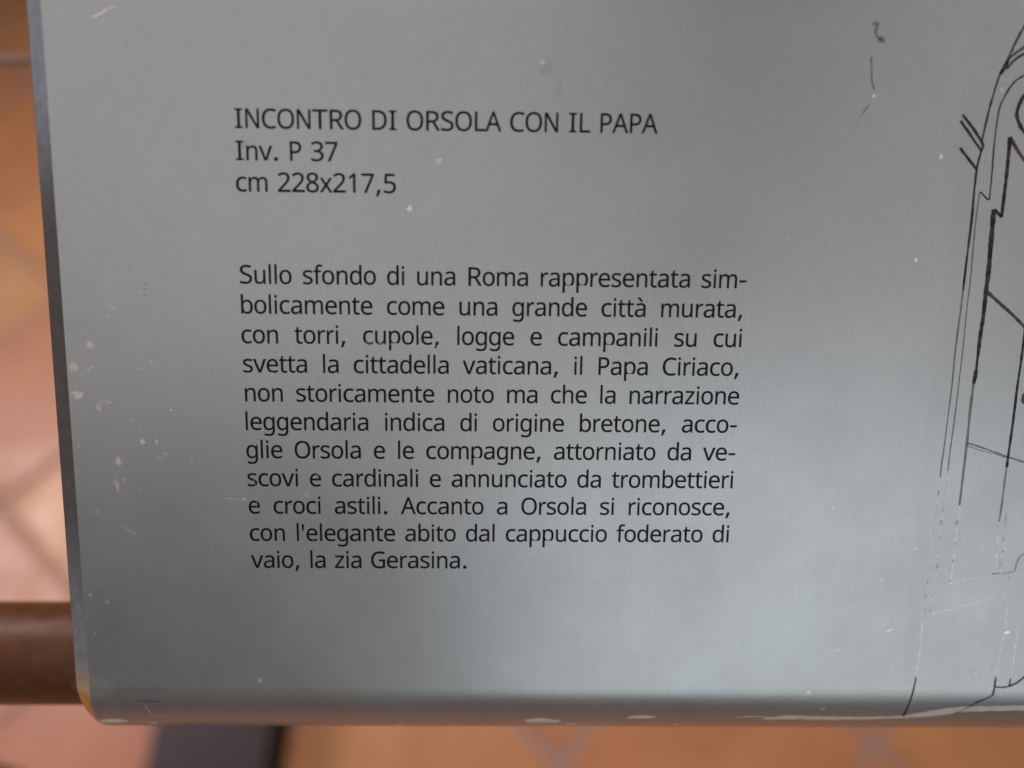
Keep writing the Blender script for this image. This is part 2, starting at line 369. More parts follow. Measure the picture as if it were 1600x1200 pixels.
# ---- printed text: outlines of a humanist sans face in 1/1000 em, advance widths beside them
ADV = {'a': 525, 'b': 553, 'c': 461, 'd': 553, 'e': 526, 'f': 318, 'g': 553, 'h': 558, 'i': 229, 'l': 229, 'm': 840, 'n': 558, 'o': 543, 'p': 553, 'r': 360, 's': 446, 't': 334, 'u': 558, 'v': 498, 'x': 495, 'z': 444, 'à': 525, ' ': 313, "'": 211, ',': 303, '-': 363, '.': 303, 'A': 600, 'C': 601, 'D': 678, 'G': 667, 'I': 373, 'L': 498, 'N': 667, 'O': 708, 'P': 551, 'R': 621, 'S': 557, 'T': 584, '1': 546, '2': 546, '3': 546, '5': 546, '7': 546, '8': 546}
GLYPHS = {
    'a': ['272 555 308 553 341 548 370 539 395 527 415 511 432 492 445 468 455 440 460 408 462 372 462 0 398 0 381 77 362 59 346 42 330 28 313 16 295 6 275 -1 252 -6 227 -9 198 -10 167 -8 138 -2 112 7 88 21 68 39 52 61 39 87 32 117 30 152 32 183 39 211 52 236 70 258 93 277 120 294 153 306 193 316 236 323 286 326 377 329 377 361 374 402 364 434 348 456 326 471 298 480 266 483 239 481 212 477 186 470 162 461 138 451 116 441 88 508 113 520 141 531 171 541 203 549 236 553', '297 264 260 261 227 257 199 250 177 242 159 231 137 210 125 183 120 151 124 123 133 100 148 83 168 72 192 64 218 62 261 66 298 79 331 100 356 130 371 170 376 218 376 267'],
    'b': ['147 585 146 563 146 541 145 521 144 502 143 486 142 473 163 495 184 515 207 532 235 545 268 552 306 555 342 552 376 544 407 529 435 510 459 484 481 453 497 416 508 374 515 326 518 273 517 237 514 203 508 171 501 143 491 116 471 77 447 46 417 21 384 4 346 -7 306 -10 268 -8 235 0 207 13 184 30 163 49 147 69 140 69 123 0 62 0 62 774 147 774', '291 481 258 478 229 471 205 459 187 442 171 419 160 392 153 359 148 320 147 276 148 233 152 199 158 168 166 141 178 118 192 98 211 83 235 73 261 66 293 64 336 70 370 88 396 118 408 142 418 169 425 200 428 235 431 274 428 313 425 348 418 379 408 406 396 429 370 458 335 475'],
    'c': ['291 -10 262 -9 236 -5 210 0 186 9 162 19 140 32 121 48 103 67 87 87 73 111 61 137 52 166 46 198 42 233 41 270 42 309 46 344 52 377 62 407 75 434 89 458 105 479 124 497 144 513 165 526 190 537 214 545 241 551 269 555 297 556 325 555 352 552 378 547 403 541 423 534 441 526 414 452 396 458 377 464 357 469 336 474 314 477 295 478 260 475 230 467 204 454 182 436 164 413 152 385 141 352 136 314 133 271 136 230 141 193 152 160 164 132 182 109 204 91 228 78 257 70 290 67 319 68 345 71 370 76 391 83 412 90 433 99 433 19 414 11 393 3 372 -3 348 -7 321 -9'],
    'd': ['246 -10 210 -7 176 1 145 15 117 35 93 61 72 92 56 128 45 171 38 218 35 272 38 325 45 373 56 416 72 453 94 484 118 510 146 530 177 544 211 553 247 556 273 555 296 551 317 545 336 537 354 528 368 516 382 504 395 490 406 476 409 515 407 531 407 545 406 556 406 774 491 774 491 0 423 0 410 73 395 58 382 44 368 31 354 19 335 9 316 1 295 -5 272 -9', '260 64 291 66 317 72 340 81 359 94 374 111 385 132 395 157 401 186 406 218 407 255 407 271 406 310 403 345 396 376 387 403 376 427 361 447 342 462 318 473 291 479 259 482 217 475 183 456 156 424 145 400 135 372 128 341 125 307 122 270 125 232 128 199 135 168 145 141 156 118 183 88 217 70'],
    'e': ['272 556 316 553 356 542 391 525 421 502 446 474 466 439 476 416 483 392 488 366 491 339 492 310 492 256 128 256 130 220 136 189 146 160 159 136 175 115 193 97 215 84 239 74 267 68 298 66 330 67 360 70 388 76 414 83 441 93 468 104 468 25 442 14 414 5 389 -2 360 -6 329 -9 294 -10 264 -9 236 -5 210 1 184 10 160 21 138 35 118 52 100 70 84 92 70 116 58 142 49 170 42 201 39 234 37 269 38 304 42 336 48 367 56 396 67 423 80 447 94 469 111 489 129 506 149 521 171 534 195 543 219 550 245 555', '271 483 233 478 200 464 173 441 152 410 137 372 130 327 401 327 399 357 395 384 388 408 376 430 362 448 345 463 325 474 300 480'],
    'f': ['311 477 182 477 182 0 98 0 98 477 8 477 8 518 98 549 98 580 100 624 106 662 118 694 132 721 152 742 175 759 200 770 231 777 265 779 284 778 303 776 321 773 336 769 351 765 364 761 341 690 331 694 320 697 306 701 293 703 279 705 266 706 240 702 219 692 203 676 191 652 184 620 182 581 182 546 311 546'],
    'g': ['246 556 279 554 310 547 338 536 363 520 387 499 407 473 424 546 491 546 491 -9 490 -39 487 -67 481 -93 475 -117 465 -139 446 -171 421 -197 390 -218 368 -227 345 -235 319 -240 291 -243 261 -244 225 -243 191 -241 159 -236 129 -229 101 -220 76 -210 76 -127 101 -140 130 -150 161 -159 195 -165 229 -169 265 -170 307 -165 341 -152 370 -129 391 -98 403 -60 407 -16 407 5 407 14 408 26 408 40 409 54 409 65 410 72 387 47 364 26 340 10 312 -1 281 -8 247 -10 209 -7 175 2 144 17 116 37 92 64 71 96 55 133 45 175 38 221 35 272 38 322 45 368 55 409 71 446 92 479 116 507 144 528 175 544 209 553', '258 481 230 478 207 470 184 456 166 437 151 414 138 385 130 351 125 313 122 271 125 232 129 198 135 167 145 140 158 117 184 87 218 69 260 63 284 64 307 68 327 74 344 82 360 94 373 107 383 124 393 144 399 166 405 191 407 219 408 250 408 272 407 318 401 358 392 392 380 420 363 442 343 459 318 471 291 478'],
    'h': ['152 547 152 534 152 521 151 507 150 494 149 482 147 470 164 488 178 504 193 517 210 529 228 538 247 545 268 551 288 554 309 555 347 553 381 546 410 534 435 518 456 496 471 469 483 437 490 399 492 355 492 0 410 0 410 349 407 390 399 423 383 448 362 466 334 477 299 481 263 478 234 470 211 458 192 440 176 418 165 390 158 359 154 323 152 282 152 0 70 0 70 774 152 774'],
    'i': ['154 546 154 0 75 0 75 546', '115 750 127 749 137 744 147 737 155 726 159 711 161 693 159 676 155 662 147 651 137 643 127 638 115 636 103 638 92 643 83 651 75 662 71 676 69 693 71 711 75 726 83 737 92 744 103 749'],
    'l': ['154 0 75 0 75 774 154 774'],
    'm': ['611 556 644 554 671 548 697 539 719 526 738 509 752 487 765 461 773 431 778 395 779 355 779 0 698 0 698 351 695 391 687 423 674 448 654 466 629 477 597 481 553 476 518 460 493 435 482 415 474 391 468 365 463 335 462 301 462 0 382 0 382 351 381 378 376 402 370 423 362 441 351 455 337 466 321 474 301 479 279 481 248 478 221 470 201 458 183 440 168 418 159 391 152 360 148 324 146 283 146 0 64 0 64 546 130 546 143 471 158 489 172 505 186 519 202 530 218 540 237 547 255 552 274 555 294 556 330 553 362 546 390 534 414 516 432 493 447 464 470 493 492 516 519 534 549 546 579 553'],
    'n': ['311 556 345 554 375 548 402 539 426 526 447 509 463 487 476 461 485 431 490 395 492 355 492 0 410 0 410 349 407 390 399 423 383 448 362 466 334 477 299 481 268 479 241 472 217 462 198 448 184 430 172 408 163 382 157 352 153 320 152 283 152 0 70 0 70 546 136 546 149 471 165 489 179 505 194 519 212 530 229 540 249 547 270 552 289 555'],
    'o': ['509 274 507 230 502 190 492 153 480 120 464 90 445 64 422 42 397 23 369 9 338 -2 305 -8 270 -10 237 -8 206 -2 176 9 148 23 124 42 102 64 82 90 65 120 53 153 43 190 37 230 35 274 36 309 40 342 45 373 54 401 63 427 76 451 91 473 107 492 125 508 145 523 168 535 192 544 218 551 244 555 273 556 300 555 326 551 351 544 374 535 396 523 416 508 435 492 451 473 466 451 479 427 489 401 498 373 504 342 507 309', '122 274 124 233 129 196 138 162 151 133 167 109 187 90 211 75 240 67 272 64 304 67 333 75 357 90 377 109 393 133 406 162 415 196 420 233 422 274 420 315 415 352 406 385 393 413 376 437 356 456 333 470 304 478 271 481 241 478 216 472 192 461 173 445 157 426 144 402 135 375 127 345 123 311'],
    'p': ['307 556 343 553 376 545 407 531 435 511 459 486 481 455 497 418 508 376 515 328 518 274 517 238 514 204 508 173 501 144 491 118 471 79 447 47 418 22 384 4 346 -7 306 -10 280 -9 257 -5 236 1 217 9 199 19 184 30 170 42 158 55 147 69 142 57 144 42 145 25 146 9 146 -7 147 -20 147 -244 62 -244 62 546 131 546 143 471 158 487 170 501 184 514 199 526 217 536 236 545 257 551 280 555', '291 481 259 478 231 471 208 460 189 443 174 423 162 397 154 367 149 331 147 291 147 274 148 231 153 193 160 160 171 131 187 107 206 89 229 75 259 67 293 64 323 67 349 76 371 92 389 112 404 137 416 166 424 200 428 236 431 275 428 311 425 344 418 374 408 401 396 425 370 456 335 474'],
    'r': ['295 556 304 556 313 555 324 554 334 553 343 552 352 550 341 467 334 469 325 471 316 472 307 474 298 474 290 474 271 473 253 469 236 461 220 451 205 439 191 424 179 407 169 388 160 367 154 343 150 318 149 291 149 0 69 0 69 546 134 546 144 446 158 466 171 484 184 501 199 517 215 530 234 541 252 549 273 554'],
    's': ['416 151 412 117 404 88 390 62 370 40 346 22 317 8 282 -2 245 -8 204 -10 169 -9 137 -6 108 -1 82 6 59 14 36 24 36 106 60 95 85 85 114 76 144 68 175 64 206 62 245 65 278 72 302 84 319 100 328 120 331 143 330 156 326 168 321 179 311 190 298 201 281 212 260 223 232 235 200 248 167 262 139 276 112 289 90 304 71 320 56 338 45 359 39 383 35 411 42 454 60 490 91 518 114 532 141 542 170 550 200 554 236 556 267 555 297 552 326 546 354 539 379 530 405 519 375 448 353 457 328 465 305 472 280 478 255 481 229 483 196 481 170 475 147 465 131 452 123 435 120 416 121 402 125 390 132 378 143 368 157 358 175 348 197 337 225 325 256 313 288 300 317 286 342 273 364 258 383 242 396 223 407 203 413 178'],
    't': ['247 63 260 64 273 65 286 67 299 69 310 72 319 74 319 6 309 2 295 -2 281 -6 264 -8 248 -10 232 -10 206 -9 182 -4 159 5 137 17 118 34 103 56 92 84 84 118 82 159 82 477 10 477 10 519 83 555 116 671 167 671 167 546 315 546 315 477 167 477 167 161 169 131 176 106 189 87 205 74 225 66'],
    'u': ['488 546 488 0 421 0 410 72 394 54 380 39 364 25 346 14 329 5 309 -2 288 -6 268 -9 246 -10 209 -8 176 -1 146 11 121 27 101 49 85 75 73 107 67 145 64 188 64 546 148 546 148 194 151 155 159 122 175 97 196 79 224 68 258 64 294 67 323 74 346 87 366 105 382 127 393 154 400 186 404 222 406 262 406 546'],
    'v': ['197 0 -9 546 87 546 202 224 208 209 214 192 220 174 225 156 230 139 236 122 240 106 244 92 246 79 253 92 257 106 261 122 267 139 273 157 279 175 296 224 411 546 507 546 300 0'],
    'x': ['196 279 17 546 115 546 248 340 380 546 477 546 298 279 486 0 390 0 248 218 104 0 9 0'],
    'z': ['413 0 31 0 31 59 312 477 47 477 47 546 407 546 407 479 129 69 413 69'],
    'à': ['272 555 308 553 341 548 370 539 395 527 415 511 432 492 445 468 455 440 460 408 462 372 462 0 398 0 381 77 362 59 346 42 330 28 313 16 295 6 275 -1 252 -6 227 -9 198 -10 167 -8 138 -2 112 7 88 21 68 39 52 61 39 87 32 117 30 152 32 183 39 211 52 236 70 258 93 277 120 294 153 306 193 316 236 323 286 326 377 329 377 361 374 402 364 434 348 456 326 471 298 480 266 483 239 481 212 477 186 470 162 461 138 451 116 441 88 508 113 520 141 531 171 541 203 549 236 553', '297 264 260 261 227 257 199 250 177 242 159 231 137 210 125 183 120 151 124 123 133 100 148 83 168 72 192 64 218 62 261 66 298 79 331 100 356 130 371 170 376 218 376 267', '240 780 247 764 257 748 266 730 278 711 290 693 301 675 313 658 325 643 334 629 334 617 276 617 264 627 251 639 239 651 225 665 211 679 197 693 183 707 171 721 160 735 150 748 142 760 134 770 134 780'],
    "'": ['150 727 131 464 80 464 61 727'],
    ',': ['217 107 210 82 201 57 191 30 180 2 169 -26 157 -53 144 -80 132 -106 120 -131 46 -131 54 -105 61 -77 68 -48 75 -19 82 10 88 39 94 67 99 94 103 118 209 118'],
    '-': ['45 233 45 313 318 313 318 233'],
    '.': ['81 55 84 78 90 95 102 108 116 116 132 122 150 123 169 122 186 116 201 108 212 95 219 78 222 55 219 33 212 15 201 2 186 -7 169 -12 150 -14 132 -12 116 -7 102 2 90 15 84 33'],
    'A': ['519 0 436 225 160 225 77 0 -10 0 261 730 339 730 609 0', '332 526 322 556 318 570 313 585 308 600 305 614 301 626 299 635 289 594 284 581 281 568 277 556 268 526 189 306 410 306'],
    'C': ['387 657 350 655 316 648 283 637 254 622 228 602 204 579 184 552 168 521 155 486 146 448 139 407 137 364 138 329 142 296 148 264 155 235 165 208 178 182 193 160 208 139 228 121 248 106 271 93 297 83 325 76 354 72 386 70 418 71 448 74 477 78 505 84 532 91 560 99 560 19 532 10 505 3 476 -3 446 -7 412 -9 374 -10 331 -8 291 -3 254 6 220 19 189 36 161 56 136 78 114 105 95 134 79 166 65 201 55 238 48 278 42 320 41 365 42 397 44 428 50 458 56 487 64 515 74 542 86 567 99 590 114 613 131 633 149 652 169 670 191 685 215 698 239 710 266 720 295 727 325 733 355 736 388 737 426 736 461 732 496 726 529 717 560 707 589 694 551 617 529 627 504 636 477 645 449 651 419 655'],
    'D': ['630 371 629 323 624 279 615 238 603 201 588 166 569 135 547 107 524 82 496 60 466 42 432 27 396 15 357 7 316 2 272 0 81 0 81 727 292 727 332 725 371 720 407 712 441 701 472 686 501 668 527 648 551 624 571 597 589 567 604 534 616 497 624 458 629 416', '539 368 538 405 534 439 529 471 520 500 509 526 496 550 480 571 463 589 443 605 420 619 396 629 371 638 342 644 312 647 279 649 168 649 168 78 261 78 314 81 361 90 403 105 439 125 470 151 495 183 514 221 528 264 536 313'],
    'G': ['376 384 617 384 617 27 579 16 541 6 503 -1 479 -4 454 -7 428 -9 400 -10 372 -10 330 -8 291 -3 255 6 220 19 190 35 161 55 136 78 113 103 94 132 77 164 63 199 52 237 45 276 39 319 38 364 40 408 45 450 53 489 66 526 81 561 100 593 121 622 146 648 174 671 204 691 239 708 275 721 313 730 355 735 399 737 438 736 475 732 510 726 544 717 576 707 607 694 574 615 548 626 521 636 491 645 459 651 427 655 394 657 362 655 332 651 304 644 277 634 252 621 229 606 209 588 191 568 175 545 161 520 150 493 142 463 135 432 131 399 130 364 131 330 134 297 140 267 147 238 157 210 168 185 183 162 200 141 219 122 241 106 265 93 293 83 324 75 357 71 392 69 422 70 447 72 471 74 491 78 511 82 529 87 529 302 376 302'],
    'I': ['328 0 44 0 44 53 136 72 136 654 44 674 44 727 328 727 328 674 235 654 235 72 328 53'],
    'L': ['85 0 85 727 174 727 174 81 481 81 481 0'],
    'N': ['591 0 495 0 148 604 146 587 147 569 148 548 151 480 151 456 152 431 152 406 152 0 76 0 76 727 170 727 517 125 518 174 515 245 515 271 514 294 514 317 514 727 591 727'],
    'O': ['672 365 671 331 669 299 665 269 660 239 652 211 643 185 632 159 620 136 606 113 591 93 574 74 556 56 536 41 515 28 492 16 468 7 441 -1 414 -6 385 -9 354 -10 323 -9 293 -6 265 0 238 7 213 17 190 28 169 42 150 57 130 74 114 93 99 114 86 136 74 160 63 185 55 212 48 240 43 270 39 300 37 332 36 366 38 409 42 451 48 490 58 526 71 561 86 593 104 622 125 648 150 671 176 691 206 708 239 721 275 731 314 736 355 738 396 736 433 731 468 722 500 709 530 692 556 672 580 649 601 623 620 594 636 562 649 527 659 490 666 450 670 409', '127 365 128 329 131 295 137 264 143 234 152 207 162 181 175 159 190 138 207 120 226 105 248 92 271 82 296 75 324 71 354 69 385 71 413 75 438 82 462 92 483 105 501 120 518 138 533 159 546 181 556 207 565 234 571 264 577 295 580 329 581 365 579 417 571 465 561 508 546 546 527 580 502 608 473 630 439 645 400 655 355 658 325 656 298 652 272 645 248 635 226 623 207 607 190 590 175 569 162 547 152 522 143 495 137 465 131 434 128 400'],
    'P': ['259 727 309 725 353 718 392 707 424 691 451 671 473 647 491 619 502 587 509 552 512 513 510 484 506 455 498 427 487 401 472 376 453 353 431 333 403 316 371 302 349 295 325 290 300 286 272 284 243 283 166 283 166 0 81 0 81 727', '251 649 166 649 166 361 234 361 274 363 309 368 340 376 366 388 387 404 404 424 415 448 422 476 424 509 419 552 406 587 383 614 364 626 342 636 316 643 286 647'],
    'R': ['292 727 327 726 360 723 390 719 418 712 443 704 479 686 508 663 531 635 548 602 557 564 560 520 558 484 551 452 538 424 523 400 504 379 483 362 461 348 437 336 412 326 615 0 506 0 327 300 181 300 181 0 88 0 88 727', '287 648 181 648 181 378 292 378 325 379 356 383 382 390 404 400 422 413 446 440 460 474 464 516 462 546 456 571 445 593 430 610 411 624 386 634 358 642 324 646'],
    'S': ['517 194 514 153 503 116 485 84 460 56 429 33 392 14 367 5 340 -1 312 -6 281 -9 250 -10 222 -10 195 -8 169 -6 144 -3 122 1 100 6 79 11 61 17 44 24 44 112 71 101 102 92 138 82 175 75 214 71 254 69 289 71 320 76 347 83 370 94 390 108 404 124 415 143 421 164 423 186 421 209 416 229 407 246 394 262 376 277 353 292 324 306 288 320 247 336 216 348 188 360 162 373 139 387 119 402 102 418 86 436 75 456 66 477 58 499 54 524 53 552 56 589 67 622 83 651 106 677 135 698 168 715 206 727 248 735 292 737 333 736 371 732 406 726 439 718 470 708 499 696 470 618 444 628 416 638 386 646 355 652 323 655 290 657 260 655 234 651 212 644 192 633 176 621 164 606 156 590 151 571 149 551 151 528 156 507 164 490 178 474 194 459 216 446 243 433 275 419 312 404 355 388 392 371 425 354 453 335 476 313 493 289 507 262 515 230'],
    'T': ['341 0 243 0 243 647 1 647 1 727 582 727 582 647 341 647'],
    '1': ['339 0 257 0 257 508 257 527 257 543 257 558 259 596 261 633 251 623 242 614 233 606 201 577 129 514 85 574 269 727 339 727'],
    '2': ['511 0 31 0 31 74 221 267 242 288 262 309 281 328 298 347 314 365 337 393 356 421 371 449 382 477 388 507 390 539 386 575 374 606 354 630 329 647 298 657 261 661 228 659 198 653 169 642 142 629 114 612 87 592 39 652 59 667 79 682 102 695 125 707 150 718 176 726 204 732 232 736 261 737 305 735 344 727 379 714 409 696 434 674 454 647 469 616 479 582 482 544 479 507 471 471 458 437 440 404 419 371 393 339 375 319 357 299 338 278 317 257 295 235 144 86 511 81'],
    '3': ['484 557 482 526 476 498 465 472 451 450 434 431 413 414 389 401 363 390 333 383 366 373 396 365 422 354 445 340 463 324 487 291 501 252 507 207 503 166 493 129 477 94 453 64 424 38 385 17 360 7 331 0 299 -6 265 -9 228 -10 190 -9 155 -6 122 -2 90 6 58 16 28 30 28 113 59 99 92 87 127 78 162 71 196 67 229 65 266 67 298 71 327 79 350 90 369 103 394 132 408 167 413 209 410 237 402 262 388 283 370 300 347 313 319 324 286 331 250 336 209 337 139 337 139 413 211 413 248 415 282 421 311 431 335 444 355 460 371 479 383 501 391 525 393 551 388 583 377 611 356 633 330 649 298 659 261 662 235 661 212 658 190 654 169 648 150 641 132 633 114 623 96 612 77 601 33 662 60 681 92 699 129 715 152 723 176 729 203 734 231 736 260 737 302 735 340 729 375 719 404 705 429 686 448 665 464 641 475 615 482 587'],
    '5': ['261 446 291 445 318 442 344 437 368 430 391 421 424 401 453 377 475 348 492 314 502 275 506 232 504 203 501 175 494 149 485 125 473 102 449 69 418 41 380 19 355 8 328 0 298 -6 267 -9 234 -10 197 -9 162 -6 129 0 98 8 70 18 46 30 46 114 73 100 102 88 135 79 170 72 203 68 236 66 270 68 300 74 329 83 354 96 375 114 392 135 404 160 411 190 414 223 409 267 394 303 371 332 351 346 327 357 299 365 267 369 232 371 212 370 191 368 167 366 144 362 125 359 108 355 63 384 91 727 455 727 455 646 167 646 149 435 163 437 178 439 196 442 216 444 239 446'],
    '7': ['125 0 415 646 34 646 34 727 507 727 507 658 220 0'],
    '8': ['272 737 314 735 351 728 385 717 415 702 440 682 462 659 478 631 486 599 489 563 487 535 481 510 471 487 457 466 440 447 420 429 399 413 375 398 351 385 381 370 407 354 433 337 455 318 475 297 491 274 503 249 511 220 513 188 509 150 500 114 484 83 462 56 434 33 401 14 378 5 355 -1 329 -6 303 -9 275 -10 244 -9 217 -6 190 -2 165 5 142 13 109 31 81 53 60 80 44 111 36 146 32 185 34 217 41 246 53 272 69 295 87 316 108 335 132 352 157 367 183 380 159 394 138 409 118 426 101 444 85 464 72 486 63 509 57 535 56 564 59 599 69 631 83 658 105 682 131 701 161 717 195 728 233 735', '120 184 124 151 137 122 157 96 187 77 225 65 273 61 319 65 356 77 386 96 408 122 421 152 425 187 423 210 417 231 407 250 392 267 375 283 354 298 329 312 303 325 273 337 257 343 228 330 204 316 181 301 163 286 147 269 136 250 126 230 122 208', '271 665 236 662 205 653 179 638 159 617 147 591 143 560 145 536 151 515 161 497 174 481 190 466 209 454 230 442 253 431 276 420 299 430 320 441 340 453 357 466 372 481 385 497 393 516 400 537 401 560 398 591 385 617 366 638 339 653 308 662'],
}
# (words, left mm, baseline mm, extra word space, size mm)
LINES = [
    ('INCONTRO DI ORSOLA CON IL PAPA', -0.178, 0.11, 0, 6.701),
    ('Inv. P 37', -0.236, -7.931, 0, 6.714),
    ('cm 228x217,5', -0.505, -15.891, 0, 6.763),
    ('Sullo sfondo di una Roma rappresentata sim-', -0.545, -39.877, 71.2, 6.7),
    ('bolicamente come una grande città murata,', -0.679, -47.874, 202.6, 6.7),
    ('con torri, cupole, logge e campanili su cui', -0.753, -55.893, 279.7, 6.7),
    ('svetta la cittadella vaticana, il Papa Ciriaco,', -0.587, -63.859, 206.0, 6.7),
    ('non storicamente noto ma che la narrazione', -0.666, -71.876, 142.4, 6.7),
    ('leggendaria indica di origine bretone, acco-', -0.821, -79.889, 251.6, 6.7),
    ('glie Orsola e le compagne, attorniato da ve-', -0.688, -87.863, 129.0, 6.7),
    ('scovi e cardinali e annunciato da trombettieri', -0.681, -95.899, 77.3, 6.7),
    ('e croci astili. Accanto a Orsola si riconosce,', -0.701, -103.866, 187.2, 6.7),
    ("con l'elegante abito dal cappuccio foderato di", -0.747, -111.874, 55.5, 6.7),
    ('vaio, la zia Gerasina.', -0.399, -119.894, 0, 6.724),
]
def text_mesh(s, em, extra):
    cu = bpy.data.curves.new('line', 'CURVE'); cu.dimensions = '2D'; cu.fill_mode = 'BOTH'
    x = 0.0
    for ch in s:
        if ch == ' ':
            x += ADV[ch] + extra; continue
        jx, jy = random.uniform(-1.5, 1.5), random.uniform(-1.5, 1.5)
        for sp in GLYPHS[ch]:
            q = [int(v) for v in sp.split()]
            pts = list(zip(q[0::2], q[1::2]))
            pl = cu.splines.new('POLY'); pl.points.add(len(pts) - 1)
            for P, (a, b) in zip(pl.points, pts): P.co = ((a + x + jx) / 100, (b + jy) / 100, 0, 1)
            pl.use_cyclic_u = True
        x += ADV[ch]
    cu.offset = 0.072
    o = bpy.data.objects.new('line', cu); COL.objects.link(o)
    bpy.context.view_layer.update()
    me = bpy.data.meshes.new_from_object(o.evaluated_get(bpy.context.evaluated_depsgraph_get()))
    bpy.data.objects.remove(o); bpy.data.curves.remove(cu)
    for v in me.vertices: v.co = Vector((v.co.x / 10 * em, v.co.y / 10 * em, 0))
    return me
SLOPE = 0.0037
for s, x0, yb, extra, em in LINES:
    me = text_mesh(s, em, extra)
    for v in me.vertices:
        X = x0 + v.co.x; Y = yb - 0.25 + v.co.y + v.co.x * SLOPE
        v.co = surf(X, Y, 0.03)
    me.update()
    o = link('text_line', me, M_INK, sheet)
    o['label'] = 'printed line reading "%s"' % s

# ---- printed line drawing and wear
def smooth_path(pts, step):
    P = [Vector(p) for p in pts]
    if len(P) == 2: return [P[0].lerp(P[1], k / 6) for k in range(7)]
    out = []
    for i in range(len(P) - 1):
        a = P[max(i - 1, 0)]; b = P[i]; c = P[i + 1]; d = P[min(i + 2, len(P) - 1)]
        n = max(2, int((c - b).length / step))
        for k in range(n):
            t_ = k / n; t2 = t_ * t_; t3 = t2 * t_
            out.append(0.5 * ((2 * b) + (c - a) * t_ + (2 * a - 5 * b + 4 * c - d) * t2 + (3 * b - a - 3 * c + d) * t3))
    out.append(P[-1]); return out
def strip_mesh(name, pts, w0, w1, h, cover, soft, jit, closed_end=True):
    path = smooth_path(pts, 0.45)
    V = []; Fc = []; cv = []
    n = len(path)
    cols = (-1.0, -0.45, 0.45, 1.0) if soft else (-1.0, 0.0, 1.0)
    wob = 0.0
    for i, p in enumerate(path):
        d = (path[min(i + 1, n - 1)] - path[max(i - 1, 0)])
        d = d.normalized() if d.length else Vector((1, 0)); nn = Vector((-d.y, d.x))
        w = (w0 + (w1 - w0) * i / (n - 1)) / 2
        wob = wob * 0.7 + random.uniform(-jit, jit)
        w *= 1 + wob
        off = nn * random.uniform(-jit, jit) * 0.35 * w
        endf = min(1, i / 2 + 0.0, (n - 1 - i) / 2 + 0.0) if soft else 1
        for c in cols:
            q = p + nn * (w * c) + off; V.append(surf(q.x, q.y, h))
            cv.append(cover * endf * ((0.0 if abs(c) > .9 else 1.0) if soft else 1.0))
    m_ = len(cols)
    for i in range(n - 1):
        for k in range(m_ - 1): Fc.append((i * m_ + k, i * m_ + k + 1, (i + 1) * m_ + k + 1, (i + 1) * m_ + k))
    me = mesh(name, V, Fc)
    at = me.attributes.new('cover', 'FLOAT', 'POINT')
    for k, v in enumerate(cv): at.data[k].value = v
    return me
def blot_mesh(name, rx, ry, ang, c, h, cover, soft=True):
    a0 = math.radians(ang); V = []; cv = []; Fc = []
    rings = (0.0, 0.45, 0.8, 1.0); fade = (1.0, 0.95, 0.55, 0.0) if soft else (1, 1, 1, 1)
    n = 18; ph = [random.uniform(0, 6.3) for _ in range(4)]
    for rr, fd in zip(rings, fade):
        for s_ in range(n if rr else 1):
            t_ = 2 * math.pi * s_ / n
            k = 1 + (0.16 * math.sin(2 * t_ + ph[0]) + 0.12 * math.sin(3 * t_ + ph[1]) + 0.08 * math.sin(5 * t_ + ph[2])) * (1 if soft else 0.5)
            x = math.cos(t_) * rx * rr * k; y = math.sin(t_) * ry * rr * k
            V.append(surf(c[0] + x * math.cos(a0) - y * math.sin(a0), c[1] + x * math.sin(a0) + y * math.cos(a0), h)); cv.append(cover * fd)
    for s_ in range(n): Fc.append((0, 1 + s_, 1 + (s_ + 1) % n))
    for q in range(2):
        for s_ in range(n):
            a = 1 + q * n + s_; b = 1 + q * n + (s_ + 1) % n; Fc.append((a, a + n, b + n, b))
    me = mesh(name, V, Fc); at = me.attributes.new('cover', 'FLOAT', 'POINT')
    for k, v in enumerate(cv): at.data[k].value = v
    return me
INK_GAIN = 1.03
